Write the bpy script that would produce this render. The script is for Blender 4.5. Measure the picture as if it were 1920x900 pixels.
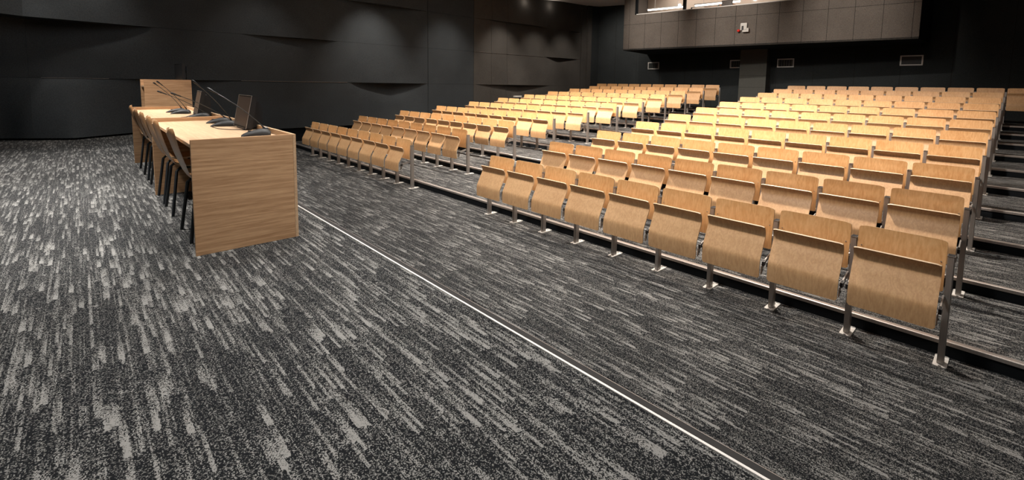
import bpy, math, random
from math import radians as R, sin, cos, pi, floor
from mathutils import Vector, Matrix

for o in list(bpy.data.objects): bpy.data.objects.remove(o)
col = bpy.context.scene.collection
scene = bpy.context.scene
random.seed(7)

# ------------------------------------------------------------ camera
cam_data = bpy.data.cameras.new('camera')
cam = bpy.data.objects.new('camera', cam_data)
col.objects.link(cam)
YAW, PITCH, ROLL = 0.8119, -0.0976, 0.016
f_ = Vector((-sin(YAW) * cos(PITCH), cos(YAW) * cos(PITCH), sin(PITCH)))
r0 = Vector((cos(YAW), sin(YAW), 0)); u0 = r0.cross(f_)
r_ = cos(ROLL) * r0 + sin(ROLL) * u0
u_ = -sin(ROLL) * r0 + cos(ROLL) * u0
M = Matrix((r_, u_, -f_)).transposed().to_4x4()
M.translation = Vector((0.2029, -3.8589, 1.7138))
cam.matrix_world = M
cam_data.sensor_width = 36
cam_data.sensor_fit = 'HORIZONTAL'
cam_data.lens = 876.08 / 1920 * 36
cam_data.shift_x = -(981.31 - 960) / 1920
cam_data.shift_y = (244.82 - 450) / 1920
cam_data.clip_start = 0.05
scene.camera = cam

# ------------------------------------------------------------ world, exposure
w = bpy.data.worlds.new('world'); scene.world = w; w.use_nodes = True
w.node_tree.nodes['Background'].inputs[0].default_value = (0.55, 0.7, 1.0, 1)
w.node_tree.nodes['Background'].inputs[1].default_value = 0.05
vs = scene.view_settings
vs.view_transform = 'Standard'; vs.look = 'None'; vs.gamma = 1.0; vs.exposure = 1.0
vs.use_curve_mapping = False

# ------------------------------------------------------------ lights (recessed ceiling spots of the hall, plus added fill)
WARM = (1.0, 0.91, 0.82); NEUT = (1.0, 0.96, 0.91)
def spot(x, y, z, tx, ty, tz, watt, angle, blend=0.8, colr=WARM, rad=0.12):
    d = bpy.data.lights.new('ceiling_spot', 'SPOT')
    d.energy = watt; d.spot_size = R(angle); d.spot_blend = blend; d.color = colr; d.shadow_soft_size = rad
    o = bpy.data.objects.new('ceiling_spot', d); col.objects.link(o)
    o.location = (x, y, z)
    o.rotation_euler = (Vector((tx, ty, tz)) - Vector((x, y, z))).to_track_quat('-Z', 'Y').to_euler()
    return o
CZ = 5.05
# over the tiers
for x, y, tx, ty, wt in ((-9.0, 1.7, -8.8, 3.2, 820), (-5.4, 1.6, -5.2, 3.0, 900), (-2.2, 1.5, -2.2, 2.6, 720),
                         (-8.8, 4.8, -8.4, 7.2, 440), (-5.0, 5.0, -4.8, 7.2, 460), (-2.2, 4.8, -2.4, 6.9, 320),
                         (-11.0, 3.6, -10.6, 5.8, 170)):
    spot(x, y, CZ, tx, ty, 0.8, wt * 1.3, 105, 0.9)
# over the lower floor in front of the rows
for x, y, wt in ((-9.5, -1.7, 290), (-5.5, -1.7, 390), (-2.0, -1.6, 400)):
    spot(x, y, CZ, x, y + 0.1, 0, wt, 100, 0.9, NEUT, 0.2)
# over the stage
for x, y, wt, an in ((-5.4, -4.7, 900, 62), (-8.2, -4.2, 700, 80), (-3.2, -3.4, 200, 80), (-1.2, -3.6, 90, 95)):
    spot(x, y, CZ, x, y, 0.5, wt, an, 0.9, NEUT, 0.15)
# wall washers along the left wall
for y, wt in ((-5.0, 80), (-3.6, 60), (-0.6, 50), (2.4, 230), (5.0, 120), (7.4, 170), (9.2, 150), (10.8, 90)):
    spot(-12.1 if y < -3 else -11.4, y, 4.9, -12.95, y, 1.9, wt, 62, 1.0, WARM, 0.1)
spot(-11.3, 11.2, 4.9, -11.6, 13.28, 2.6, 130, 110, 1.0, WARM, 0.3)  # added spot, only to brighten the back wall left of the booth
for y in (8.6, 10.0):
    d_ = bpy.data.lights.new('wall_lamp', 'POINT'); d_.energy = 0.7; d_.color = WARM; d_.shadow_soft_size = 0.05
    o_ = bpy.data.objects.new('wall_lamp', d_); col.objects.link(o_); o_.location = (-12.82, y, 4.86)
# towards the projection booth
for x, wt in ((-9.0, 210), (-6.2, 210), (-3.2, 210)):
    spot(x, 8.0, CZ, x, 11.3, 3.7, wt, 52, 0.95, WARM, 0.04)
# added soft fill areas, no fixtures of the hall
def area(x, y, z, sx, sy, watt, c):
    d = bpy.data.lights.new('added_fill', 'AREA'); d.shape = 'RECTANGLE'; d.size = sx; d.size_y = sy
    d.energy = watt; d.color = c
    o = bpy.data.objects.new('added_fill', d); col.objects.link(o); o.location = (x, y, z)
area(-5, 3.5, CZ, 12, 5, 60, WARM)
area(-5, -3.5, CZ, 11, 3, 50, (0.86, 0.94, 1.0))

# ------------------------------------------------------------ node helpers
class NT:
    def __init__(s, name):
        s.m = bpy.data.materials.new(name); s.m.use_nodes = True
        s.t = s.m.node_tree; s.b = s.t.nodes['Principled BSDF']
    def n(s, typ, **k):
        nd = s.t.nodes.new(typ)
        for a, v in k.items(): setattr(nd, a, v)
        return nd
    def l(s, a, b): s.t.links.new(a, b)
    def math(s, op, a, b=None, c=None, clamp=False):
        nd = s.n('ShaderNodeMath', operation=op); nd.use_clamp = clamp
        for i, v in enumerate((a, b, c)):
            if v is None: continue
            if isinstance(v, (int, float)): nd.inputs[i].default_value = v
            else: s.l(v, nd.inputs[i])
        return nd.outputs[0]
    def mix(s, fac, a, b):
        nd = s.n('ShaderNodeMix', data_type='RGBA')
        for sock, v in ((nd.inputs[0], fac), (nd.inputs[6], a), (nd.inputs[7], b)):
            if isinstance(v, (int, float)): sock.default_value = v
            elif isinstance(v, tuple): sock.default_value = v + (1,) if len(v) == 3 else v
            else: s.l(v, sock)
        return nd.outputs[2]
    def noise(s, vec, scale, detail=2, rough=0.5):
        nd = s.n('ShaderNodeTexNoise'); nd.inputs['Scale'].default_value = scale
        nd.inputs['Detail'].default_value = detail; nd.inputs['Roughness'].default_value = rough
        s.l(vec, nd.inputs['Vector']); return nd.outputs[0]
    def obj(s): return s.n('ShaderNodeTexCoord').outputs['Object']
    def scale(s, vec, x, y, z, off=None):
        nd = s.n('ShaderNodeVectorMath', operation='MULTIPLY'); s.l(vec, nd.inputs[0]); nd.inputs[1].default_value = (x, y, z)
        out = nd.outputs[0]
        if off is not None:
            a = s.n('ShaderNodeVectorMath', operation='ADD'); s.l(out, a.inputs[0]); s.l(off, a.inputs[1]); out = a.outputs[0]
        return out
    def bump(s, h, strength, dist=0.002):
        nd = s.n('ShaderNodeBump'); nd.inputs['Strength'].default_value = strength; nd.inputs['Distance'].default_value = dist
        s.l(h, nd.inputs['Height']); s.l(nd.outputs[0], s.b.inputs['Normal'])
    def set(s, **k):
        for a, v in k.items(): s.b.inputs[a].default_value = v

def plain(name, c, rough=0.5, metal=0.0, var=0.12):
    t = NT(name); o = t.obj()
    nz = t.noise(o, 60, 3)
    c2 = tuple(max(0, x * (1 - var)) for x in c); c3 = tuple(min(1, x * (1 + var)) for x in c)
    t.l(t.mix(nz, c2, c3), t.b.inputs['Base Color'])
    t.set(Roughness=rough, Metallic=metal)
    return t.m

def wood(name, cd, cl, axis, stretch=14, fine=90, rough=0.42, rnd=True, tint=0.12, coat=0.0):
    """plywood or laminate whose grain runs along the given axis"""
    t = NT(name); o = t.obj()
    sc = [1.0, 1.0, 1.0]; sc['xyz'.index(axis)] = 1.0 / stretch
    off = None
    info = t.n('ShaderNodeObjectInfo')
    if rnd:
        cx = t.n('ShaderNodeCombineXYZ')
        t.l(t.math('MULTIPLY', info.outputs['Random'], 37.0), cx.inputs[0])
        t.l(t.math('MULTIPLY', info.outputs['Random'], 91.0), cx.inputs[1])
        t.l(t.math('MULTIPLY', info.outputs['Random'], 53.0), cx.inputs[2]); off = cx.outputs[0]
    v = t.scale(o, *sc, off)
    big = t.noise(v, 9, 3, 0.6)
    rings = t.math('FRACT', t.math('MULTIPLY', big, 9.0))
    rings = t.math('ABSOLUTE', t.math('SUBTRACT', rings, 0.5))
    rings = t.math('MULTIPLY', rings, 2.0)
    fn = t.noise(v, fine, 3, 0.7)
    mott = t.noise(v, 3, 2)
    a = t.math('MULTIPLY', rings, 0.28)
    b = t.math('MULTIPLY_ADD', fn, 0.9, a)
    c = t.math('MULTIPLY_ADD', mott, 0.6, b)
    fac = t.math('MULTIPLY_ADD', c, 1.25, -0.68, clamp=True)
    colr = t.mix(fac, cd, cl)
    if rnd:
        dark = t.mix(t.math('MULTIPLY', info.outputs['Random'], tint * 2.2), (1, 1, 1), (0.72, 0.66, 0.58))
        mm = t.n('ShaderNodeMix', data_type='RGBA', blend_type='MULTIPLY'); mm.inputs[0].default_value = 1
        t.l(colr, mm.inputs[6]); t.l(dark, mm.inputs[7]); colr = mm.outputs[2]
    t.l(colr, t.b.inputs['Base Color'])
    t.set(Roughness=rough); t.b.inputs['Coat Weight'].default_value = coat
    t.bump(fn, 0.08, 0.001)
    return t.m

def carpet():
    t = NT('carpet'); o = t.obj()
    wob = t.noise(o, 45, 2)
    sep = t.n('ShaderNodeSeparateXYZ'); t.l(o, sep.inputs[0])
    wy = t.noise(o, 90, 1)
    x = t.math('MULTIPLY_ADD', t.math('SUBTRACT', wob, 0.5), 0.07, sep.outputs[0])
    y = t.math('MULTIPLY_ADD', t.math('SUBTRACT', wy, 0.5), 0.012, sep.outputs[1])
    clus = t.noise(t.scale(o, 0.8, 1.6, 1), 1.4, 2)
    total = None
    for k, (wd, ln, thr, amp) in enumerate(((0.021, 0.19, 0.84, 0.84), (0.012, 0.28, 0.77, 0.62), (0.006, 0.45, 0.62, 0.28), (0.022, 0.030, 0.94, 0.70))):
        yi = t.math('FLOOR', t.math('DIVIDE', y, wd))
        wn = t.n('ShaderNodeTexWhiteNoise', noise_dimensions='1D'); t.l(t.math('ADD', yi, 17.3 * k), wn.inputs['W'])
        xx = t.math('ADD', t.math('DIVIDE', x, ln), t.math('MULTIPLY', wn.outputs[0], 13.0))
        xi = t.math('FLOOR', xx)
        cv = t.n('ShaderNodeCombineXYZ'); t.l(xi, cv.inputs[0]); t.l(yi, cv.inputs[1]); cv.inputs[2].default_value = k * 3.1
        w2 = t.n('ShaderNodeTexWhiteNoise', noise_dimensions='3D'); t.l(cv.outputs[0], w2.inputs['Vector'])
        th = t.math('MULTIPLY_ADD', clus, -0.24, thr + 0.10)
        on = t.math('MULTIPLY', t.math('SUBTRACT', w2.outputs[0], th), 7.0, clamp=True)
        # streaks fade in from one end and stop short at the other
        fr = t.math('FRACT', xx)
        on = t.math('MULTIPLY', on, t.math('MULTIPLY_ADD', fr, 1.05, 0.12, clamp=True))
        on = t.math('MULTIPLY', on, amp)
        total = on if total is None else t.math('MAXIMUM', total, on) if k != 2 else t.math('ADD', total, on)
    # loop pile: small cells, each a light or a dark loop
    ly = t.math('FLOOR', t.math('DIVIDE', sep.outputs[1], 0.0033))
    lx = t.math('FLOOR', t.math('ADD', t.math('DIVIDE', sep.outputs[0], 0.0038), t.math('MULTIPLY', ly, 0.5)))
    lv = t.n('ShaderNodeCombineXYZ'); t.l(lx, lv.inputs[0]); t.l(ly, lv.inputs[1])
    w3 = t.n('ShaderNodeTexWhiteNoise', noise_dimensions='3D'); t.l(lv.outputs[0], w3.inputs['Vector'])
    sp = w3.outputs[0]
    cover = t.math('MULTIPLY_ADD', total, 0.95, t.math('MULTIPLY_ADD', clus, 0.16, 0.06))
    lit = t.math('MULTIPLY_ADD', t.math('SUBTRACT', cover, sp), 2.4, 0.40, clamp=True)
    colr = t.mix(lit, (0.0080, 0.0086, 0.0098), (0.212, 0.207, 0.196))
    t.l(colr, t.b.inputs['Base Color'])
    t.set(Roughness=0.95); t.b.inputs['Specular IOR Level'].default_value = 0.1
    t.bump(sp, 0.35, 0.003)
    return t.m

def fabric(name, c, scale=420, rough=0.95, amp=0.35):
    t = NT(name); o = t.obj()
    a = t.noise(o, scale, 2, 0.7); b = t.noise(o, 2.2, 3)
    f = t.math('MULTIPLY_ADD', a, 0.8, t.math('MULTIPLY', b, 0.25))
    c1 = tuple(v * (1 - amp) for v in c); c2 = tuple(v * (1 + amp) for v in c)
    t.l(t.mix(f, c1, c2), t.b.inputs['Base Color'])
    t.set(Roughness=rough); t.b.inputs['Specular IOR Level'].default_value = 0.15
    t.bump(a, 0.25, 0.003)
    return t.m

def steel(name, c, rough=0.38, metal=0.85):
    t = NT(name); o = t.obj()
    a = t.noise(t.scale(o, 1, 1, 0.05), 160, 2)
    t.l(t.mix(a, tuple(v * 0.8 for v in c), tuple(min(1, v * 1.15) for v in c)), t.b.inputs['Base Color'])
    t.l(t.math('MULTIPLY_ADD', a, 0.2, rough - 0.1), t.b.inputs['Roughness'])
    t.set(Metallic=metal); return t.m

def emit(name, c, s):
    t = NT(name); t.set(Roughness=0.4)
    t.b.inputs['Base Color'].default_value = c + (1,)
    t.b.inputs['Emission Color'].default_value = c + (1,); t.b.inputs['Emission Strength'].default_value = s
    return t.m

MAT = dict(
    carpet=carpet(),
    ply_back=wood('plywood_backrest', (0.64, 0.32, 0.115), (0.88, 0.55, 0.265), 'z', 5, 60, 0.42, coat=0.1),
    ply_seat=wood('plywood_seat', (0.50, 0.275, 0.125), (0.73, 0.455, 0.235), 'z', 5, 160, 0.5, tint=0.10),
    ply_edge=wood('plywood_edge', (0.58, 0.40, 0.23), (0.80, 0.62, 0.42), 'x', 20, 60, 0.5),
    ply_chair=wood('chair_plywood', (0.30, 0.15, 0.065), (0.52, 0.30, 0.145), 'z', 12, 90, 0.4, coat=0.15),
    oak_y=wood('oak_laminate_end', (0.27, 0.135, 0.060), (0.66, 0.42, 0.235), 'y', 30, 230, 0.5, rnd=False),
    oak_x=wood('oak_laminate_top', (0.42, 0.26, 0.145), (0.68, 0.48, 0.30), 'x', 26, 200, 0.45, rnd=False),
    steel=steel('brushed_steel', (0.44, 0.41, 0.38), 0.45, 0.7),
    plate=steel('steel_foot_plate', (0.78, 0.75, 0.70), 0.45, 0.35),
    nosing=steel('aluminium_nosing', (0.46, 0.41, 0.375), 0.42, 0.75),
    bright=steel('bright_aluminium', (0.80, 0.77, 0.73), 0.5, 0.4),
    rubber=plain('dark_rubber', (0.014, 0.012, 0.011), 0.75),
    black=plain('black_plastic', (0.007, 0.007, 0.008), 0.5),
    charcoal=plain('charcoal_plastic', (0.009, 0.0085, 0.008), 0.6),
    blackmetal=plain('black_metal', (0.010, 0.012, 0.014), 0.35),
    riser=fabric('dark_riser', (0.006, 0.0075, 0.009), 200),
    wallf=fabric('dark_wall_fabric', (0.038, 0.043, 0.0465), 60, amp=0.75),
    wallf2=fabric('wall_fabric_lit_tone', (0.062, 0.057, 0.051), 60, amp=0.75),  # same wall fabric, stronger light at the far end put into its colour
    wallb=fabric('dark_back_wall', (0.031, 0.035, 0.036), 60, amp=0.75),
    booth=fabric('brown_grey_booth_fabric', (0.135, 0.117, 0.102), 60, amp=0.8),
    seam=plain('panel_seam', (0.012, 0.011, 0.010), 0.9),
    ceil=plain('warm_ceiling', (0.80, 0.74, 0.68), 0.85),
    white=plain('white_plastic', (0.58, 0.56, 0.52), 0.4, var=0.04),
    vent=plain('vent_frame', (0.72, 0.70, 0.66), 0.45, var=0.05),
    slat=plain('vent_slat', (0.10, 0.11, 0.10), 0.5),
    screen=plain('screen_glass', (0.085, 0.068, 0.058), 0.3),  # brown base stands in for surroundings reflected in the glass
    red=plain('red_lens', (0.75, 0.03, 0.02), 0.25, var=0.05),
    boothwall=plain('booth_inner_wall', (0.42, 0.33, 0.26), 0.8),
    cupboard=wood('booth_cupboard', (0.20, 0.09, 0.04), (0.36, 0.18, 0.09), 'z', 8, 50),
    tube=emit('lit_tube', (1.0, 0.93, 0.84), 3.0),
)
def glass():
    t = NT('booth_glass')
    out = t.t.nodes['Material Output']
    tr = t.n('ShaderNodeBsdfTransparent'); gl = t.n('ShaderNodeBsdfGlossy'); gl.inputs['Roughness'].default_value = 0.03
    mx = t.n('ShaderNodeMixShader'); mx.inputs[0].default_value = 0.025
    t.l(tr.outputs[0], mx.inputs[1]); t.l(gl.outputs[0], mx.inputs[2]); t.l(mx.outputs[0], out.inputs[0])
    return t.m
MAT['glass'] = glass()

# ------------------------------------------------------------ mesh helpers
class MB:
    def __init__(s): s.v = []; s.f = []; s.mi = []; s.mats = []
    def idx(s, m):
        if m not in s.mats: s.mats.append(m)
        return s.mats.index(m)
    def add(s, vs, fs, m):
        n = len(s.v); s.v += [tuple(v) for v in vs]; i = s.idx(m)
        for f in fs: s.f.append([n + k for k in f]); s.mi.append(i)
    def box(s, x0, x1, y0, y1, z0, z1, m, mat=None):
        vs = [Vector((x, y, z)) for x in (x0, x1) for y in (y0, y1) for z in (z0, z1)]
        if mat is not None: vs = [mat @ v for v in vs]
        s.add(vs, [(0, 1, 3, 2), (4, 6, 7, 5), (0, 4, 5, 1), (2, 3, 7, 6), (0, 2, 6, 4), (1, 5, 7, 3)], m)
    def tube(s, pts, rads, m, n=10, cap=True):
        pts = [Vector(p) for p in pts]
        if not isinstance(rads, (list, tuple)): rads = [rads] * len(pts)
        rings = []; up = None
        for i, p in enumerate(pts):
            d = (pts[min(i + 1, len(pts) - 1)] - pts[max(i - 1, 0)]).normalized()
            if up is None:
                up = Vector((0, 0, 1)) if abs(d.z) < 0.9 else Vector((1, 0, 0))
            a = d.cross(up).normalized(); b = a.cross(d).normalized(); up = b
            rings.append([p + rads[i] * (cos(2 * pi * k / n) * a + sin(2 * pi * k / n) * b) for k in range(n)])
        vs = [v for r in rings for v in r]
        fs = [(i * n + k, i * n + (k + 1) % n, (i + 1) * n + (k + 1) % n, (i + 1) * n + k) for i in range(len(pts) - 1) for k in range(n)]
        if cap: fs += [tuple(reversed(range(n))), tuple(range((len(pts) - 1) * n, len(pts) * n))]
        s.add(vs, fs, m)
    def prism(s, poly, h0, h1, m, axis='z'):
        n = len(poly)
        def P(a, b, h): return {'z': (a, b, h), 'y': (a, h, b), 'x': (h, a, b)}[axis]
        vs = [P(a, b, h0) for a, b in poly] + [P(a, b, h1) for a, b in poly]
        fs = [tuple(range(n)), tuple(range(2 * n - 1, n - 1, -1))] + [(i, n + i, n + (i + 1) % n, (i + 1) % n) for i in range(n)]
        s.add(vs, fs, m)
    def shell(s, fn, nu, nv, th, m, medge=None):
        """closed thick sheet: fn(u,v) -> (point, normal)"""
        A = []; B = []
        for i in range(nu + 1):
            for j in range(nv + 1):
                p, nrm = fn(i / nu, j / nv); p = Vector(p); nrm = Vector(nrm).normalized()
                A.append(p + nrm * th / 2); B.append(p - nrm * th / 2)
        W = nv + 1; N = len(A)
        fs = []
        for i in range(nu):
            for j in range(nv):
                a = i * W + j; fs.append((a, a + W, a + W + 1, a + 1)); fs.append((N + a, N + a + 1, N + a + W + 1, N + a + W))
        s.add(A + B, fs, m)
        es = []
        for i in range(nu):
            a = i * W; es.append((a, N + a, N + a + W, a + W)); a = i * W + nv; es.append((a, a + W, N + a + W, N + a))
        for j in range(nv):
            a = j; es.append((a, a + 1, N + a + 1, N + a)); a = nu * W + j; es.append((a, N + a, N + a + 1, a + 1))
        s.add(A + B, es, medge or m)
    def build(s, name, parent=None, smooth=False, bevel=0, loc=None):
        import bmesh
        me = bpy.data.meshes.new(name); me.from_pydata(s.v, [], s.f)
        for m in s.mats: me.materials.append(MAT[m])
        me.polygons.foreach_set('material_index', s.mi)
        bm = bmesh.new(); bm.from_mesh(me)
        bmesh.ops.remove_doubles(bm, verts=bm.verts, dist=1e-5)
        bmesh.ops.recalc_face_normals(bm, faces=bm.faces)
        if bevel:
            ed = [e for e in bm.edges if len(e.link_faces) == 2 and e.calc_face_angle(0) > 0.6]
            bmesh.ops.bevel(bm, geom=ed, offset=bevel, segments=2, affect='EDGES', clamp_overlap=True)
        if smooth:
            for f in bm.faces: f.smooth = True
            for e in bm.edges:
                if len(e.link_faces) == 2 and e.calc_face_angle(0) > 0.7: e.smooth = False
        bm.to_mesh(me); bm.free()
        o = bpy.data.objects.new(name, me); col.objects.link(o)
        if parent is not None: o.parent = parent
        if loc: o.location = loc
        return o

def tag(o, label=None, cat=None, group=None, kind=None):
    if label: o['label'] = label
    if cat: o['category'] = cat
    if group: o['group'] = group
    if kind: o['kind'] = kind
    return o
def empty(name, loc, rz=0):
    o = bpy.data.objects.new(name, None); col.objects.link(o); o.location = loc; o.rotation_euler = (0, 0, rz)
    o.empty_display_size = 0.1
    return o
def struct(mb, name, **k): return tag(mb.build(name, **k), kind='structure')

# ------------------------------------------------------------ layout numbers
P = 0.5            # seat pitch
RW = 1.126         # row depth
RH = 0.1017        # row rise
AISLE = 1.986
NR = 11
SZ = 0.5           # stage level
YS = -2.37         # stage front edge
XW = -13.0
XR = 2.6           # right wall
YB = 13.28
YE = 0.1325        # first riser behind the first row of posts
CEIL = 5.2

# ------------------------------------------------------------ floor, tiers, stage
mb = MB(); mb.box(-13.6, XR + .2, YS - .05, YE + 0.3, -0.2, 0, 'carpet'); struct(mb, 'floor')
for r in range(1, NR):
    y0 = YE + (r - 1) * RW
    y1 = y0 + RW + (0.02 if r < NR - 1 else 3.0)
    mb = MB()
    mb.box(-13.6, XR + .2, y0 + 0.012, y1, -0.2, r * RH, 'carpet')
    struct(mb, 'floor')
    mb = MB(); mb.box(-13.6, XR + .2, y0, y0 + 0.0115, (r - 1) * RH, r * RH - 0.022, 'riser'); struct(mb, 'baseboard_tier')
mb = MB(); mb.box(-13.6, XR + .2, -9.2, YS - 0.0, -0.2, SZ, 'carpet'); struct(mb, 'floor')
mb = MB(); mb.box(-13.6, XR + .2, YS + 0.001, YS + 0.015, 0, SZ - 0.03, 'riser'); struct(mb, 'baseboard_stage')
# nosings
tn = 1
for r in range(1, NR):
    y0 = YE + (r - 1) * RW; z = r * RH
    mb = MB()
    mb.prism([(y0 - 0.006, z - 0.024), (y0 - 0.006, z + 0.001), (y0, z + 0.005), (y0 + 0.032, z + 0.005), (y0 + 0.034, z + 0.0005), (y0 + 0.011, z + 0.0005), (y0 + 0.011, z - 0.024)],
             XW, XR, 'nosing', 'x')
    mb.box(XW, XR, y0 - 0.0075, y0 - 0.0058, z - 0.002, z + 0.001, 'bright')
    struct(mb, 'trim_%d' % tn); tn += 1
mb = MB()
mb.box(XW, XR, YS - 0.010, YS + 0.001, SZ - 0.01, SZ + 0.006, 'bright')
mb.box(XW, XR, YS + 0.001, YS + 0.035, SZ - 0.03, SZ + 0.0045, 'rubber')
mb.box(XW, XR, YS + 0.035, YS + 0.0375, SZ - 0.04, SZ + 0.0055, 'nosing')
struct(mb, 'trim_%d' % tn); tn += 1

# ------------------------------------------------------------ left wall: courses of folded fabric panels
COURSE = [(0.50, 1.70), (1.70, 2.84), (2.84, 4.00), (4.00, 5.155)]
# seam index, y start, y peak, y end, recess of the lower course, bulge of the upper one
FOLD = [(1, -4.95, -4.42, -2.6, 0.32, 0.30), (1, -0.9, 0.7, 1.4, 0.10, 0.16),
        (0, 1.76, 3.0, 4.33, 0.24, 0.13), (0, -3.3, -2.2, -1.0, 0.05, 0.07),
        (2, 1.4, 2.9, 4.34, 0.12, 0.18), (2, 6.30, 8.9, 9.9, 0.10, 0.13), (2, 11.3, 11.6, 11.95, 0.06, 0.06),
        (1, 9.8, 10.6, 11.9, 0.08, 0.09), (0, 6.3, 8.3, 10.1, 0.07, 0.10)]
def tri(y, a, p, b):
    if y <= a or y >= b: return 0.0
    t = (y - a) / (p - a) if y < p else (b - y) / (b - p)
    return t
def wall_off(ci, y, t):
    d = 0.0
    for s, a, p, b, rec, bul in FOLD:
        k = tri(y, a, p, b)
        if s == ci: d -= rec * k * max(0.0, (t - 0.45) / 0.55) ** 1.9
        if s == ci - 1: d += bul * k * max(0.0, 1 - t / 0.8) ** 1.3
    # thin ledges that catch the light where two courses meet flush
    if t > 0.999:
        if ci == 0 and (-4.3 < y < -3.3 or -2.2 < y - 0.3 < 0.9 or -0.9 < y < 1.3): d += 0.012
        if ci == 1 and 6.25 < y < 9.7: d += 0.014
    # left corner fold in the lowest course, corner of the stage wall
    if ci == 0: d += 0.62 * tri(y, -4.95, -4.0, -3.05) * (1 - t) ** 0.8
    if ci >= 2 and y < -4.5: d += (-4.5 - y) * 1.4 * (1 if ci > 2 else (1 - 0.4 * t))
    return d
def wall_strip(ya, yb, name):
    for ci, (z0, z1) in enumerate(COURSE):
        mb = MB()
        zb = z0 + (0.003 if ci else (0.04 if yb <= YS else -0.03))
        cuts = [ya + (yb - ya) * i / max(1, round((yb - ya) / 0.12)) for i in range(max(1, round((yb - ya) / 0.12)) + 1)]
        NZ = 14; vs = []
        for y in cuts:
            col_ = [(XW - 0.45, y, zb)]
            for k in range(NZ + 1):
                t = k / NZ
                zz = zb + (z1 - zb) * t
                col_.append((XW + wall_off(ci, y, t if k < NZ else 0.998), y, zz - (0.008 if k == NZ else 0)))
            col_.append((XW + wall_off(ci, y, 1.0), y, z1 - 0.001))
            col_.append((XW - 0.45, y, z1 - 0.001))
            vs.append(col_)
        W = len(vs[0]); V = [p for c in vs for p in c]
        fs = [(i * W + k, i * W + (k + 1) % W, (i + 1) * W + (k + 1) % W, (i + 1) * W + k) for i in range(len(cuts) - 1) for k in range(W)]
        fs += [tuple(range(W)), tuple(range(len(V) - 1, len(V) - W - 1, -1))]
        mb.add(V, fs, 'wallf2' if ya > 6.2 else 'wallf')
        struct(mb, name, smooth=True)
for a, b in ((-7.5, -4.562), (-4.56, YS), (YS, 4.352), (4.368, 6.205), (6.22, 7.0), (7.008, 7.75), (7.758, 12.0)):
    wall_strip(a, b, 'wall_left')
mb = MB(); mb.box(XW - 0.6, XW - 0.46, -9.2, YB + .6, -0.2, 5.8, 'riser'); struct(mb, 'wall_left')
mb = MB(); mb.box(XW - 0.45, XW - 0.06, -9.2, YB, 0, 0.47, 'riser'); struct(mb, 'baseboard_left')
# pilaster at the end of the left wall
mb = MB()
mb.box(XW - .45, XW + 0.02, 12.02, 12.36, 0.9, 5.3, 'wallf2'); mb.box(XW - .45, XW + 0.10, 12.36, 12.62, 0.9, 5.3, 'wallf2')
mb.box(XW - .45, XW - 0.02, 12.62, YB, 0.9, 5.3, 'wallb')
struct(mb, 'wall_left', bevel=0.01)
# pale edging where two fabric courses meet
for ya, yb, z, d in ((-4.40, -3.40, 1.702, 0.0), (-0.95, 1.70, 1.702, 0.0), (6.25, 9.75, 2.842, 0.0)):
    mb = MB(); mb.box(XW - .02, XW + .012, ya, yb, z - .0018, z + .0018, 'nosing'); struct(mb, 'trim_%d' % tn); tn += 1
# back wall, right wall, wall behind the stage, ceiling
mb = MB(); mb.box(XW - .6, XR + .3, YB, YB + 0.2, 0.8, 5.8, 'wallb'); struct(mb, 'wall_back')
for k in range(14):
    x = XW + 0.9 + k * 1.1
    mb = MB(); mb.box(x, x + 0.012, YB - 0.004, YB, 1.0, 5.2, 'seam'); struct(mb, 'trim_%d' % tn); tn += 1
mb = MB(); mb.box(XR, XR + 0.2, -9.2, YB + .2, -0.2, 5.8, 'wallf'); struct(mb, 'wall_right')
mb = MB(); mb.box(XW - .6, XR + .3, -9.4, -9.2, -0.2, 5.8, 'wallf'); struct(mb, 'wall_front')
mb = MB(); mb.box(XW - .6, XR + .3, 10.85, YB + .2, CEIL + .25, CEIL + 0.5, 'ceil'); struct(mb, 'ceiling')
mb = MB(); mb.box(XW - .6, XR + .3, -9.4, 10.85, 5.16, CEIL + 0.5, 'ceil'); struct(mb, 'ceiling')
# suspended wavy baffle of the ceiling near the back left corner
mb = MB()
def baf(u, v):
    y = 7.9 + u * 5.36; x = -12.97 + v * 2.85
    z = 5.0 + 0.066 * (y - 9.0) + 0.035 * sin((y - 9.0) * 1.3) - 0.05 * (x + 12.7)
    return (x, y, z), (0, 0, 1)
mb.shell(baf, 22, 8, 0.05, 'ceil'); struct(mb, 'ceiling', smooth=True)

# ------------------------------------------------------------ column under the booth
mb = MB()
mb.box(-6.56, -5.68, 12.90, YB, 0.9, 3.06, 'wallb')
for z in (1.75, 2.15): mb.box(-6.562, -5.678, 12.898, YB, z, z + 0.006, 'seam')
c_ = tag(mb.build('wall_column'), kind='structure')
c_.data.materials[0] = fabric('column_fabric', (0.10, 0.10, 0.09), 75)

# ------------------------------------------------------------ projection booth
A0 = Vector((-10.06, 10.92)); A1 = Vector((-1.67, 11.74))
ex = (A1 - A0).normalized(); LB = (A1 - A0).length; ey = Vector((-ex.y, ex.x))
TB = Matrix(((ex.x, ey.x, 0, A0.x), (ex.y, ey.y, 0, A0.y), (0, 0, 1, 0), (0, 0, 0, 1)))
ZB0, ZSILL = 3.045, 4.31
mb = MB()
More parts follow.
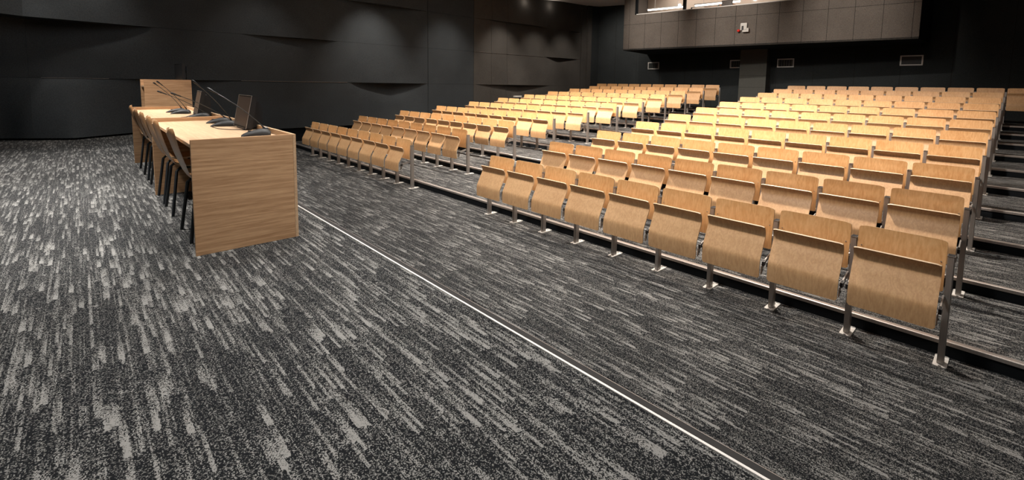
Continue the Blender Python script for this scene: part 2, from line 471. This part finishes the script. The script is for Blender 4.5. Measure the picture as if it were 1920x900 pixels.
# soffit
mb.prism([(A0.x, A0.y), (A1.x, A1.y), (-1.60, YB), (-10.5, YB)], ZB0, ZB0 + 0.05, 'wallb')
struct(mb, 'wall_booth')
mb = MB()
U0, U1, U2, U3 = 0.44, 2.20, 2.30, 5.55     # window bays measured along the front
mb.box(0, LB, 0, 0.12, ZB0 + 0.001, ZSILL, 'booth', TB)
mb.box(0, U0, 0, 0.12, ZSILL, 5.44, 'booth', TB)
mb.box(U3 + 0.2, LB, 0, 0.12, ZSILL, 5.44, 'booth', TB)
mb.box(U0, U3 + 0.2, 0, 0.12, 5.15, 5.44, 'booth', TB)
for k in range(14):
    u = 0.22 + k * 0.62
    if u < LB: mb.box(u, u + 0.010, -0.0015, 0.01, ZB0 + 0.02, ZSILL if U0 < u < U3 + .2 else 5.4, 'seam', TB)
mb.box(0, LB, -0.0015, 0.01, 3.965, 3.975, 'seam', TB)
mb.box(-0.0, 0.1, 0.12, 2.2, ZB0 + .051, 5.44, 'booth', TB)
struct(mb, 'wall_booth')
mb = MB(); mb.prism([(A1.x - .10, A1.y + .12), (A1.x, A1.y + .12), (-1.60, YB), (-1.72, YB)], ZB0 + .051, 5.44, 'wallb'); struct(mb, 'wall_booth')
# window frame and panes
mb = MB()
mb.box(U0, U0 + 0.06, 0.0, 0.12, ZSILL, 5.15, 'riser', TB)
mb.box(U1, U2, 0.03, 0.10, ZSILL, 5.15, 'seam', TB)
mb.box(U3, U3 + 0.2, 0.0, 0.10, ZSILL, 5.15, 'booth', TB)
mb.box(U0 + .06, U3, -0.005, 0.13, ZSILL - 0.001, ZSILL + 0.022, 'vent', TB)
wf = struct(mb, 'window_1')
for a, b in ((U0 + .06, U1), (U2, 3.9), (3.9, U3)):
    mb = MB(); mb.box(a, b, 0.055, 0.061, ZSILL + 0.022, 5.15, 'glass', TB); mb.build('pane', wf)
# booth interior shell
mb = MB()
mb.box(0.12, LB - .12, 0.12, 1.6, ZB0 + 0.051, 3.6, 'boothwall', TB)
struct(mb, 'floor')
mb = MB()
mb.box(0.12, 5.9, 1.62, 1.68, 3.6, 5.44, 'boothwall', TB)
mb.box(5.9, 5.96, 0.12, 1.68, 3.6, 5.44, 'boothwall', TB)
struct(mb, 'wall_booth_inner')
mb = MB(); mb.box(0.12, 5.9, 0.12, 1.66, 5.36, 5.44, 'boothwall', TB); struct(mb, 'ceiling')
def booth_point(u, v, z): p = TB @ Vector((u, v, z)); return p
def booth_thing(name, label, cat, u, v, z, group=None):
    o = empty(name, booth_point(u, v, z), math.atan2(ex.y, ex.x)); tag(o, label, cat, group); return o
for u0, u1, v, z, lab in ((0.55, 2.0, 0.75, 4.56, 'white linear strip light glowing behind the left booth window'),
                    (2.4, 3.9, 0.55, 4.52, 'white linear strip light glowing behind the middle booth window')):
    t = booth_thing('strip_light', lab, 'lamp', (u0 + u1) / 2, v, z, 'strip lights in the projection booth')
    L = (u1 - u0) / 2
    mb = MB(); mb.box(-L, L, -0.04, 0.04, 0.02, 0.05, 'white'); mb.build('housing', t)
    mb = MB(); mb.tube([(-L + .02, 0, 0), (L - .02, 0, 0)], 0.028, 'tube', 10); mb.build('tube', t)
    mb = MB()
    for s in (-0.6 * L, 0.6 * L): mb.tube([(s, 0, 0.05), (s, 0, 5.36 - z)], 0.006, 'white', 6)
    mb.build('suspension', t)
t = booth_thing('cupboard', 'brown wooden cupboard seen through the booth window', 'cupboard', 3.0, 1.3, 3.6)
mb = MB(); mb.box(-.45, .45, -.25, .25, 0, 1.0, 'cupboard'); mb.build('body', t, bevel=.004)
for s in (-1, 1):
    mb = MB(); mb.box(min(s * .01, s * .44), max(s * .01, s * .44), -.27, -.252, .03, .97, 'cupboard'); d = mb.build('door', t, bevel=.003)
    mb = MB(); mb.tube([(s * .05, -.285, .45), (s * .05, -.285, .6)], .006, 'steel', 8); mb.build('handle', d)
t = booth_thing('monitor', 'dark monitor standing inside the projection booth', 'monitor', 3.55, .34, 4.0)
mb = MB(); mb.box(-.17, .17, -.02, .02, .12, .56, 'black'); mb.build('housing', t, bevel=.005)
mb = MB(); mb.box(-.155, .155, -.024, -.0205, .135, .545, 'screen'); mb.build('screen', t)
mb = MB(); mb.box(-.03, .03, 0.0, .03, 0.02, .2, 'black'); mb.box(-.12, .12, -.08, .1, 0, .02, 'black'); mb.build('stand', t)
t = booth_thing('desk', 'long pale control desk inside the projection booth', 'desk', 3.7, .52, 3.6)
mb = MB(); mb.box(-1.9, 1.9, -.32, .32, .36, .4, 'white'); mb.build('desktop', t)
mb = MB()
for s in (-1.8, 1.8): mb.box(s - .02, s + .02, -.3, .3, 0, .36, 'white')
mb.build('leg', t)
t = booth_thing('rail', 'thin white rail lying along the booth window sill', 'rail', 2.95, 0.02, ZSILL + 0.022)
mb = MB(); mb.tube([(-.45, 0, .045), (.45, 0, .045)], .014, 'white', 8); mb.build('bar', t)
mb = MB(); mb.box(-.46, -.42, -.015, .015, 0, .05, 'slat'); mb.box(.42, .46, -.015, .015, 0, .05, 'slat'); mb.build('bracket', t)
pl = bpy.data.lights.new('booth_lamp', 'AREA'); pl.shape = 'RECTANGLE'; pl.size = 4; pl.size_y = .8; pl.energy = 30; pl.color = NEUT
po = bpy.data.objects.new('booth_lamp', pl); col.objects.link(po); po.location = booth_point(3, .9, 5.33)

# ------------------------------------------------------------ emergency light on the booth front
t = empty('emergency_light', TB @ Vector((4.22, -0.0, 3.52)), math.atan2(ex.y, ex.x))
tag(t, 'small white emergency light with red lens on the booth front', 'emergency light')
mb = MB(); mb.box(-.10, .09, -.07, -.002, 0.0, .22, 'white'); mb.build('housing', t, bevel=.012)
mb = MB(); mb.box(-.06, .0, -.076, -.0702, -.0 + .01, .13, 'black'); mb.build('recess', t)
mb = MB(); mb.box(-.03, .15, -.09, -.002, -.06, -.002, 'white'); mb.box(.09, .15, -.09, -.002, -.002, .055, 'white'); mb.build('bracket', t, bevel=.004)
mb = MB()
def sph(u, v):
    a = u * 2 * pi; b = (v - .5) * pi * .98
    n = Vector((cos(a) * cos(b), sin(a) * cos(b), sin(b))); return Vector((-.15, -.06, -.01)) + n * .042, n
mb.shell(sph, 14, 10, .004, 'red'); mb.build('lens', t, smooth=True)

# ------------------------------------------------------------ vents in the back wall
VENT = [(-10.17, 'small rectangular vent grille at far left of the back wall'),
        (-6.80, 'rectangular vent grille half hidden by the column'),
        (-5.22, 'rectangular vent grille just right of the column'),
        (-1.96, 'rectangular vent grille below the right end of the booth')]
for x, lab in VENT:
    t = empty('vent_grille', (x, YB - .001, 2.575)); tag(t, lab, 'vent', 'vent grilles in the back wall')
    mb = MB(); h = .145; wv = .255; b = .034
    mb.box(-wv, wv, -.03, 0, h - b, h, 'vent'); mb.box(-wv, wv, -.03, 0, -h, -h + b, 'vent')
    mb.box(-wv, -wv + b, -.03, 0, -h + b, h - b, 'vent'); mb.box(wv - b, wv, -.03, 0, -h + b, h - b, 'vent')
    mb.build('frame', t, bevel=.003)
    mb = MB(); mb.box(-wv + b, wv - b, -.004, 0, -h + b, h - b, 'black'); mb.build('backing', t)
    if x > -3: continue
    mb = MB()
    for k in range(6):
        xx = -wv + b + .03 + k * (2 * (wv - b) - .06) / 5
        mb.box(xx - .012, xx + .012, -.024, -.005, -h + b, h - b, 'slat')
    mb.build('slats', t)
# small white box on the left wall, near the seats
t = empty('wall_box', (XW + .003, 8.29, 1.26)); tag(t, 'small white box on the left wall above the seat rows', 'box')
mb = MB(); mb.box(0, .07, -.2, .2, -.03, .04, 'white'); mb.build('housing', t, bevel=.008)
mb = MB(); mb.box(.0702, .074, -.15, .15, -.02, .03, 'vent'); mb.build('cover', t)

# ------------------------------------------------------------ folding seats
def arc_profile(pts, t):
    n = len(pts) - 1; s = t * n; i = min(int(s), n - 1); k = s - i
    P0 = Vector(pts[max(i - 1, 0)]); P1 = Vector(pts[i]); P2 = Vector(pts[i + 1]); P3 = Vector(pts[min(i + 2, n)])
    def cr(k): return 0.5 * ((2 * P1) + (P2 - P0) * k + (2 * P0 - 5 * P1 + 4 * P2 - P3) * k * k + (3 * P1 - P0 - 3 * P2 + P3) * k ** 3)
    p = cr(k); d = cr(min(1, k + .01)) - cr(max(0, k - .01))
    return p, d
HW = 0.228
SEAT_PROF = [(-.168, .679), (-.154, .660), (-.143, .640), (-.138, .614), (-.145, .586), (-.167, .545), (-.191, .497), (-.213, .455), (-.224, .430), (-.228, .400), (-.229, .350), (-.228, .296)]
BACK_PROF = [(-.012, .470), (-.018, .56), (-.010, .66), (.004, .74), (.012, .792)]
def panel_fn(prof, hw, rt, rb, height, curve=0.0):
    def fn(u, v):
        p, d = arc_profile(prof, v)
        z = p.y
        # rounded corners: narrow the sheet close to its ends
        s = v * height; e = (1 - v) * height
        def cut(dist, r): return 0 if dist >= r else r - math.sqrt(max(0, r * r - (r - dist) ** 2))
        w_ = hw - cut(s, rt if rt else 1e-6) - cut(e, rb if rb else 1e-6)
        x = (2 * u - 1) * w_
        yy = p.x + curve * (x / hw) ** 2
        return (x, yy, z), (0, -d.y if abs(d.y) > 1e-9 else 0, d.x)
    return fn
proto = {}
mb = MB(); mb.shell(panel_fn(SEAT_PROF, HW - .006, .022, .012, .42), 12, 33, .009, 'ply_seat', 'ply_edge')
proto['seat'] = mb.build('seat', smooth=True)
mb = MB(); mb.shell(panel_fn(BACK_PROF, HW, .012, .04, .325, -.006), 12, 22, .011, 'ply_back', 'ply_edge')
for s in (-1, 1):
    for z in (.55, .66): mb.tube([(s * .205, -.024, z), (s * .205, -.017, z)], .004, 'steel', 8)
proto['backrest'] = mb.build('backrest', smooth=True)
mb = MB(); mb.box(-.017, .017, -.026, .030, .008, .700, 'steel'); mb.box(-.019, .019, -.028, .032, .700, .708, 'rubber')
proto['leg'] = mb.build('leg', bevel=.003)
def rrect(x0, x1, y0, y1, r, n=5):
    out = []
    for cx, cy, a0 in ((x1 - r, y1 - r, 0), (x0 + r, y1 - r, 90), (x0 + r, y0 + r, 180), (x1 - r, y0 + r, 270)):
        for k in range(n + 1):
            a = R(a0 + 90 * k / n); out.append((cx + r * cos(a), cy + r * sin(a)))
    return out
mb = MB(); mb.prism(rrect(-.034, .034, -.062, .120, .014), 0, .008, 'plate')
for y in (-.055, .075): mb.tube([(0, y, .008), (0, y, .012)], .008, 'steel', 8)
proto['foot_plate'] = mb.build('foot_plate')
def arm_mesh(s):
    mb = MB()
    # steel bar from the post forward to the hinge, black end cap, plate under the seat
    mb.prism([(-.03, .425), (-.03, .458), (-.165, .425), (-.165, .395)], s * .2335 - .0045, s * .2335 + .0045, 'steel', 'x')
    mb.prism([(-.165, .392), (-.165, .428), (-.198, .420), (-.198, .384)], s * .2345 - .009, s * .2345 + .009, 'black', 'x')
    mb.prism([(-.150, .395), (-.200, .384), (-.207, .315), (-.175, .325)], s * .2255 - .003, s * .2255 + .003, 'steel', 'x')
    mb.tube([(s * .226, -.182, .350), (s * .2345, -.182, .350)], .007, 'black', 8)
    return mb
proto['hinge_a'] = arm_mesh(-1).build('hinge_arm', bevel=.0015)
proto['hinge_b'] = arm_mesh(1).build('hinge_arm', bevel=.0015)
for o in proto.values(): col.objects.unlink(o)
ORD = ['first', 'second', 'third', 'fourth', 'fifth', 'sixth', 'seventh', 'eighth', 'ninth', 'tenth', 'eleventh']
def part(key, parent, loc=(0, 0, 0), rot=None):
    c = proto[key].copy(); col.objects.link(c); c.parent = parent; c.location = loc
    if rot: c.rotation_euler = rot
    return c
PIV = Vector((0, -.185, .40))
def seat_unit(xc, r, label, group, end_leg=False, tilt=0.0, sides=None):
    t = empty('folding_seat', (xc, r * RW, r * RH)); tag(t, label, 'seat', group)
    part('backrest', t)
    # tilt about the hinge
    q = Matrix.Rotation(tilt, 3, 'X'); off = PIV - q @ PIV
    part('seat', t, off, (tilt, 0, 0))
    part('hinge_a', t); part('hinge_b', t)
    for k in (sides or ([-1, 1] if end_leg else [-1])):
        l_ = part('leg', t, (k * P / 2, 0, 0)); part('foot_plate', l_)
    return t
def rowname(r): return 'front row' if r == 0 else ('topmost row' if r == NR - 1 else ORD[r] + ' row')
for r in range(NR):
    for i in range(9):
        lab = 'plywood folding seat, %s of the right block, %s' % (rowname(r), (ORD[i] + ' from the side steps') if i else 'at the side steps')
        seat_unit(-P / 2 - i * P, r, lab, 'folding seats of the right block', i == 0, R(random.choice((0, 0, 0, 1.5, -1.5, 2.5))))
    for i in range(10 if r == NR - 1 else 9):
        lab = 'plywood folding seat, %s of the left block, %s' % (rowname(r), (ORD[i] + ' from the middle aisle') if i else 'at the middle aisle')
        seat_unit(-9 * P - AISLE - P / 2 - i * P, r, lab, 'folding seats of the left block', i == 0, R(random.choice((0, 0, 0, 2, -2, 5))))
seat_unit(P / 2, NR - 1, 'plywood folding seat at the top of the side steps, cut by frame edge', None, sides=[1])

# ------------------------------------------------------------ presidium desks
DH = 0.808; WT = 0.768      # end panel height, worktop height above the stage
def desk(x0, x1, label, grommet):
    """x0 near end (larger x), x1 far end"""
    t = empty('conference_desk', ((x0 + x1) / 2, -3.005, SZ)); tag(t, label, 'desk', 'conference desks on the stage')
    a = x0 - (x0 + x1) / 2; th = .022
    for s in (a, -a + th):
        mb = MB(); mb.box(s - th, s, -.335, .313, 0, DH, 'oak_y'); mb.build('side_panel', t, bevel=.0015)
    mb = MB(); mb.box(-a, a, .3135, .3355, 0, DH, 'oak_x'); mb.build('front_panel', t, bevel=.0015)
    mb = MB(); mb.box(-a + th, a - th, -.325, .3125, WT - .025, WT, 'oak_x'); mb.build('worktop', t, bevel=.0015)
    mb = MB(); mb.box(-a + th, a - th, .0, .29, .50, .52, 'oak_x'); mb.build('shelf', t)
    return t
d1 = desk(-3.60, -5.945, 'oak laminate conference desk nearest the camera, with large end panel', 0)
d2 = desk(-5.95, -8.50, 'oak laminate conference desk farther away, between near desk and lectern', 0)
# lectern
t = empty('lectern', (-9.60, -2.81, SZ)); tag(t, 'tall oak lectern standing beyond the far end of the desks', 'lectern')
mb = MB(); mb.box(.278, .30, -.31, .31, 0, 1.205, 'oak_y'); mb.build('side_panel', t, bevel=.0015)
mb = MB(); mb.box(-.30, -.278, -.31, .31, 0, 1.205, 'oak_y'); mb.build('side_panel', t, bevel=.0015)
mb = MB(); mb.box(-.278, .278, .288, .31, 0, 1.205, 'oak_x'); mb.build('front_panel', t)
mb = MB(); mb.box(-.278, .278, -.30, .287, 1.08, 1.105, 'oak_x'); mb.build('top', t)
mb = MB(); mb.box(-.278, .278, -.28, .287, .55, .57, 'oak_x'); mb.build('shelf', t)
t = empty('monitor', (-9.56, -2.62, SZ + 1.105)); t.rotation_euler = (0, 0, R(5))
tag(t, 'black monitor on top of the oak lectern against dark wall', 'monitor')
mb = MB(); mb.box(-.25, .25, -.015, .02, .07, .37, 'black'); mb.build('housing', t, bevel=.004)
mb = MB(); mb.box(-.235, .235, -.018, -.0155, .09, .355, 'blackmetal'); mb.build('screen', t)
mb = MB(); mb.box(-.03, .03, .021, .05, .01, .25, 'black'); mb.box(-.1, .1, -.07, .1, 0, .012, 'black'); mb.build('stand', t)
t = empty('speaker', (-9.37, -2.555, SZ + 1.105)); tag(t, 'narrow black box behind the monitor on the lectern', 'speaker')
mb = MB(); mb.box(-.04, .04, 0, .035, 0, .33, 'blackmetal'); mb.build('housing', t, bevel=.004)
mb = MB(); mb.tube([(0, -.003, .24), (0, 0, .24)], .028, 'charcoal', 14); mb.tube([(0, -.003, .12), (0, 0, .12)], .028, 'charcoal', 14); mb.build('driver', t)

# desk monitors
def desk_monitor(xc, y, rz, label):
    t = empty('monitor', (xc, y, SZ + WT), rz); tag(t, label, 'monitor', 'monitors on the conference desks')
    T = Matrix.Translation((0, 0, .012)) @ Matrix.Rotation(R(-11), 4, 'X')
    mb = MB(); mb.box(-.232, .232, 0, .048, 0, .302, 'black', T); mb.build('housing', t, bevel=.004)
    mb = MB(); mb.box(-.218, .218, -.0022, -.0003, .018, .288, 'screen', T); mb.build('screen', t)
    mb = MB()
    for a, b, c, d in ((-.232, .232, .2975, .303), (-.232, -.2295, 0, .2975), (.2295, .232, 0, .2975), (-.232, .232, 0, .002)):
        mb.box(a, b, -.0035, -.0001, c, d, 'steel', T)
    mb.build('bezel', t)
    mb = MB()
    mb.prism([(.045, .012), (.15, .012), (.155, .20), (.125, .26), (.10, .26)], -.16, .16, 'black', 'x')
    mb.prism([(-.0, .0), (.17, .0), (.17, .012), (-.0, .012)], -.13, .13, 'black', 'x')
    mb.build('stand', t, bevel=.004)
    return t
desk_monitor(-4.76, -2.795, R(0), 'black monitor on the near desk, screen leaning back')
desk_monitor(-6.78, -2.84, R(-4), 'black monitor on the far desk, screen leaning back')

# gooseneck microphones
def bez(p0, p1, p2, n=14):
    return [(1 - t) ** 2 * p0 + 2 * t * (1 - t) * p1 + t * t * p2 for t in [i / n for i in range(n + 1)]]
def mic(bx, by, rz, tip, label):
    t = empty('conference_microphone', (bx, by, SZ + WT), rz); tag(t, label, 'microphone', 'gooseneck microphones on the desks')
    mb = MB()
    # wedge shaped base, low towards the speaker
    n = 10; prof = [(-.105, .006), (-.09, .018), (-.05, .036), (0, .050), (.045, .058), (.085, .052), (.105, .03), (.105, 0), (-.105, 0)]
    rows = []
    for k in range(n + 1):
        s = -1 + 2 * k / n; hw = .062; f = math.sqrt(max(0.0, 1 - abs(s) ** 4)) * .5 + .5
        rows.append([(s * hw, a * (0.82 + .18 * f), b * f) for a, b in prof])
    V = [p for r in rows for p in r]; W = len(prof)
    fs = [(i * W + k, i * W + (k + 1) % W, (i + 1) * W + (k + 1) % W, (i + 1) * W + k) for i in range(n) for k in range(W)]
    fs += [tuple(range(W)), tuple(range(len(V) - 1, len(V) - W - 1, -1))]
    mb.add(V, fs, 'charcoal'); mb.build('base', t, smooth=True)
    mb = MB()
    mb.tube([(0, -.045, .037), (0, -.045, .043)], .013, 'black', 12); mb.build('button', t)
    inv = Matrix.Rotation(-rz, 3, 'Z')
    root = Vector((0, .068, .050)); tp = inv @ (Vector(tip) - Vector((bx, by, SZ + WT)))
    mid = root * .62 + tp * .38 + Vector((0, .02, .035))
    pts = bez(root, mid, tp)
    mb = MB(); mb.tube(pts, [.0085, .007] + [.0034] * (len(pts) - 2), 'blackmetal', 8); mb.build('gooseneck', t, smooth=True)
    d = (pts[-1] - pts[-3]).normalized(); mb = MB()
    q = pts[-1]
    mb.tube([q - d * .055, q - d * .05, q - d * .012, q, q + d * .03, q + d * .038], [.004, .0065, .0065, .0095, .0095, .005], 'black', 12)
    mb.build('microphone_head', t, smooth=True)
mic(-4.02, -2.84, R(-14), (-4.20, -3.10, 1.630), 'gooseneck microphone at the near end of the near desk')
mic(-5.09, -2.86, R(-20), (-5.02, -3.08, 1.682), 'gooseneck microphone left of the near monitor with cable')
mic(-5.50, -2.83, R(-14), (-5.34, -3.20, 1.570), 'gooseneck microphone on near desk, farthest from its end panel')
mic(-6.40, -2.86, R(-14), (-6.29, -3.21, 1.567), 'gooseneck microphone beside the far monitor, nearer the camera')
mic(-7.28, -2.92, R(-18), (-7.03, -3.15, 1.666), 'gooseneck microphone on far desk beyond its monitor')
mic(-7.62, -2.93, R(-18), (-7.12, -3.18, 1.653), 'farthest gooseneck microphone, at the lectern end of far desk')
# cable and socket box
mb = MB()
z = SZ + WT + .0035
cp = [Vector(p) for p in ((-5.15, -2.955, z), (-4.98, -2.975, z), (-4.75, -2.955, z), (-4.62, -2.88, z), (-4.56, -2.80, z))]
pts = []
for i in range(len(cp) - 1):
    for k in range(6):
        p, _ = arc_profile([tuple(c) for c in cp], (i + k / 6) / (len(cp) - 1)) if False else (cp[i].lerp(cp[i + 1], k / 6), 0)
        pts.append(p)
pts.append(cp[-1])
for _ in range(3): pts = [pts[0]] + [(pts[i - 1] + pts[i] * 2 + pts[i + 1]) / 4 for i in range(1, len(pts) - 1)] + [pts[-1]]
mb.tube(pts, .0032, 'black', 8)
tag(mb.build('cable', smooth=True), 'thin black cable curving across the near desk below the monitor', 'cable')
t = empty('socket_box', (-4.24, -2.715, SZ + WT), R(-12)); tag(t, 'small black socket box with pale stripes behind near microphone', 'socket box')
mb = MB(); mb.box(-.07, .07, -.02, .02, 0, .045, 'black'); mb.build('housing', t, bevel=.003)
mb = MB()
for s in (-.03, .03): mb.box(s - .012, s + .012, -.016, .016, .0452, .047, 'white')
mb.build('sockets', t)
mb = MB()
z = SZ + WT + .005
mb.tube([(-6.55, -2.86, z), (-6.52, -2.90, z + .02), (-6.50, -2.97, z + .002), (-6.47, -3.02, z), (-6.36, -3.05, z)], .005, 'black', 8)
tag(mb.build('cable', smooth=True), 'short black cable looping beside the far monitor', 'cable')

# ------------------------------------------------------------ plywood chairs behind the desks
SH = [(-.300, .850), (-.285, .77), (-.262, .68), (-.232, .59), (-.205, .52), (-.170, .468), (-.11, .446), (-.02, .44), (.08, .447), (.16, .452), (.20, .435)]
def chair_shell(u, v):
    p, d = arc_profile(SH, v)
    x = (2 * u - 1)
    bend = max(0, 1 - v / .5)
    hw = .205 - .012 * math.exp(-((v - .45) / .12) ** 2)
    def cut(dist, r): return 0 if dist >= r else r - math.sqrt(max(0, r * r - (r - dist) ** 2))
    hw -= cut(v * .9, .06) * .7 + .075 * max(0, 1 - v / .30) ** 1.6 + cut((1 - v) * .9, .05)
    X = x * hw
    yy = p.x + .028 * bend * x * x
    zz = p.y
    if v < .12: zz -= .035 * math.exp(-(x / .34) ** 2) * (1 - v / .12)
    return (X, yy, zz), (-.3 * bend * x, -d.y, d.x)
cproto = []
mb = MB(); mb.shell(chair_shell, 18, 34, .012, 'ply_chair', 'ply_edge')
shell_o = mb.build('shell', smooth=True)
def leg_pts(sx, sy):
    return [(sx * .15, -.02 + sy * .03, .425), (sx * .165, -.02 + sy * .12, .420), (sx * .178, -.02 + sy * .145, .395), (sx * .225, -.02 + sy * .195, 0.0)]
legs = []
for sx in (-1, 1):
    for sy in (-1, 1):
        mb = MB(); mb.tube(leg_pts(sx, sy), .0125, 'blackmetal', 10); legs.append(mb.build('leg', smooth=True))
mb = MB(); mb.box(-.15, .15, -.06, -.04, .415, .430, 'blackmetal'); mb.box(-.15, .15, .0, .02, .415, .430, 'blackmetal')
frame_o = mb.build('seat_frame')
for o in [shell_o, frame_o] + legs: col.objects.unlink(o)
CH = [(-4.155, 0, 'bent plywood chair pulled in at the near end of near desk'),
      (-5.09, 0, 'bent plywood chair pulled in at the middle of near desk'),
      (-5.665, 0, 'bent plywood chair pulled in where the two desks meet, on near side'),
      (-6.38, 0, 'bent plywood chair at far desk, first beyond its near end panel'),
      (-7.12, 0, 'bent plywood chair pulled in at the middle of far desk'),
      (-8.10, -5, 'bent plywood chair turned askew at the lectern end of far desk')]
for x, rz, lab in CH:
    t = empty('plywood_chair', (x, -3.105 + (.02 if rz else 0), SZ), R(rz)); tag(t, lab, 'chair', 'plywood chairs behind the conference desks')
    for o in [shell_o, frame_o] + legs:
        c = o.copy(); col.objects.link(c); c.parent = t
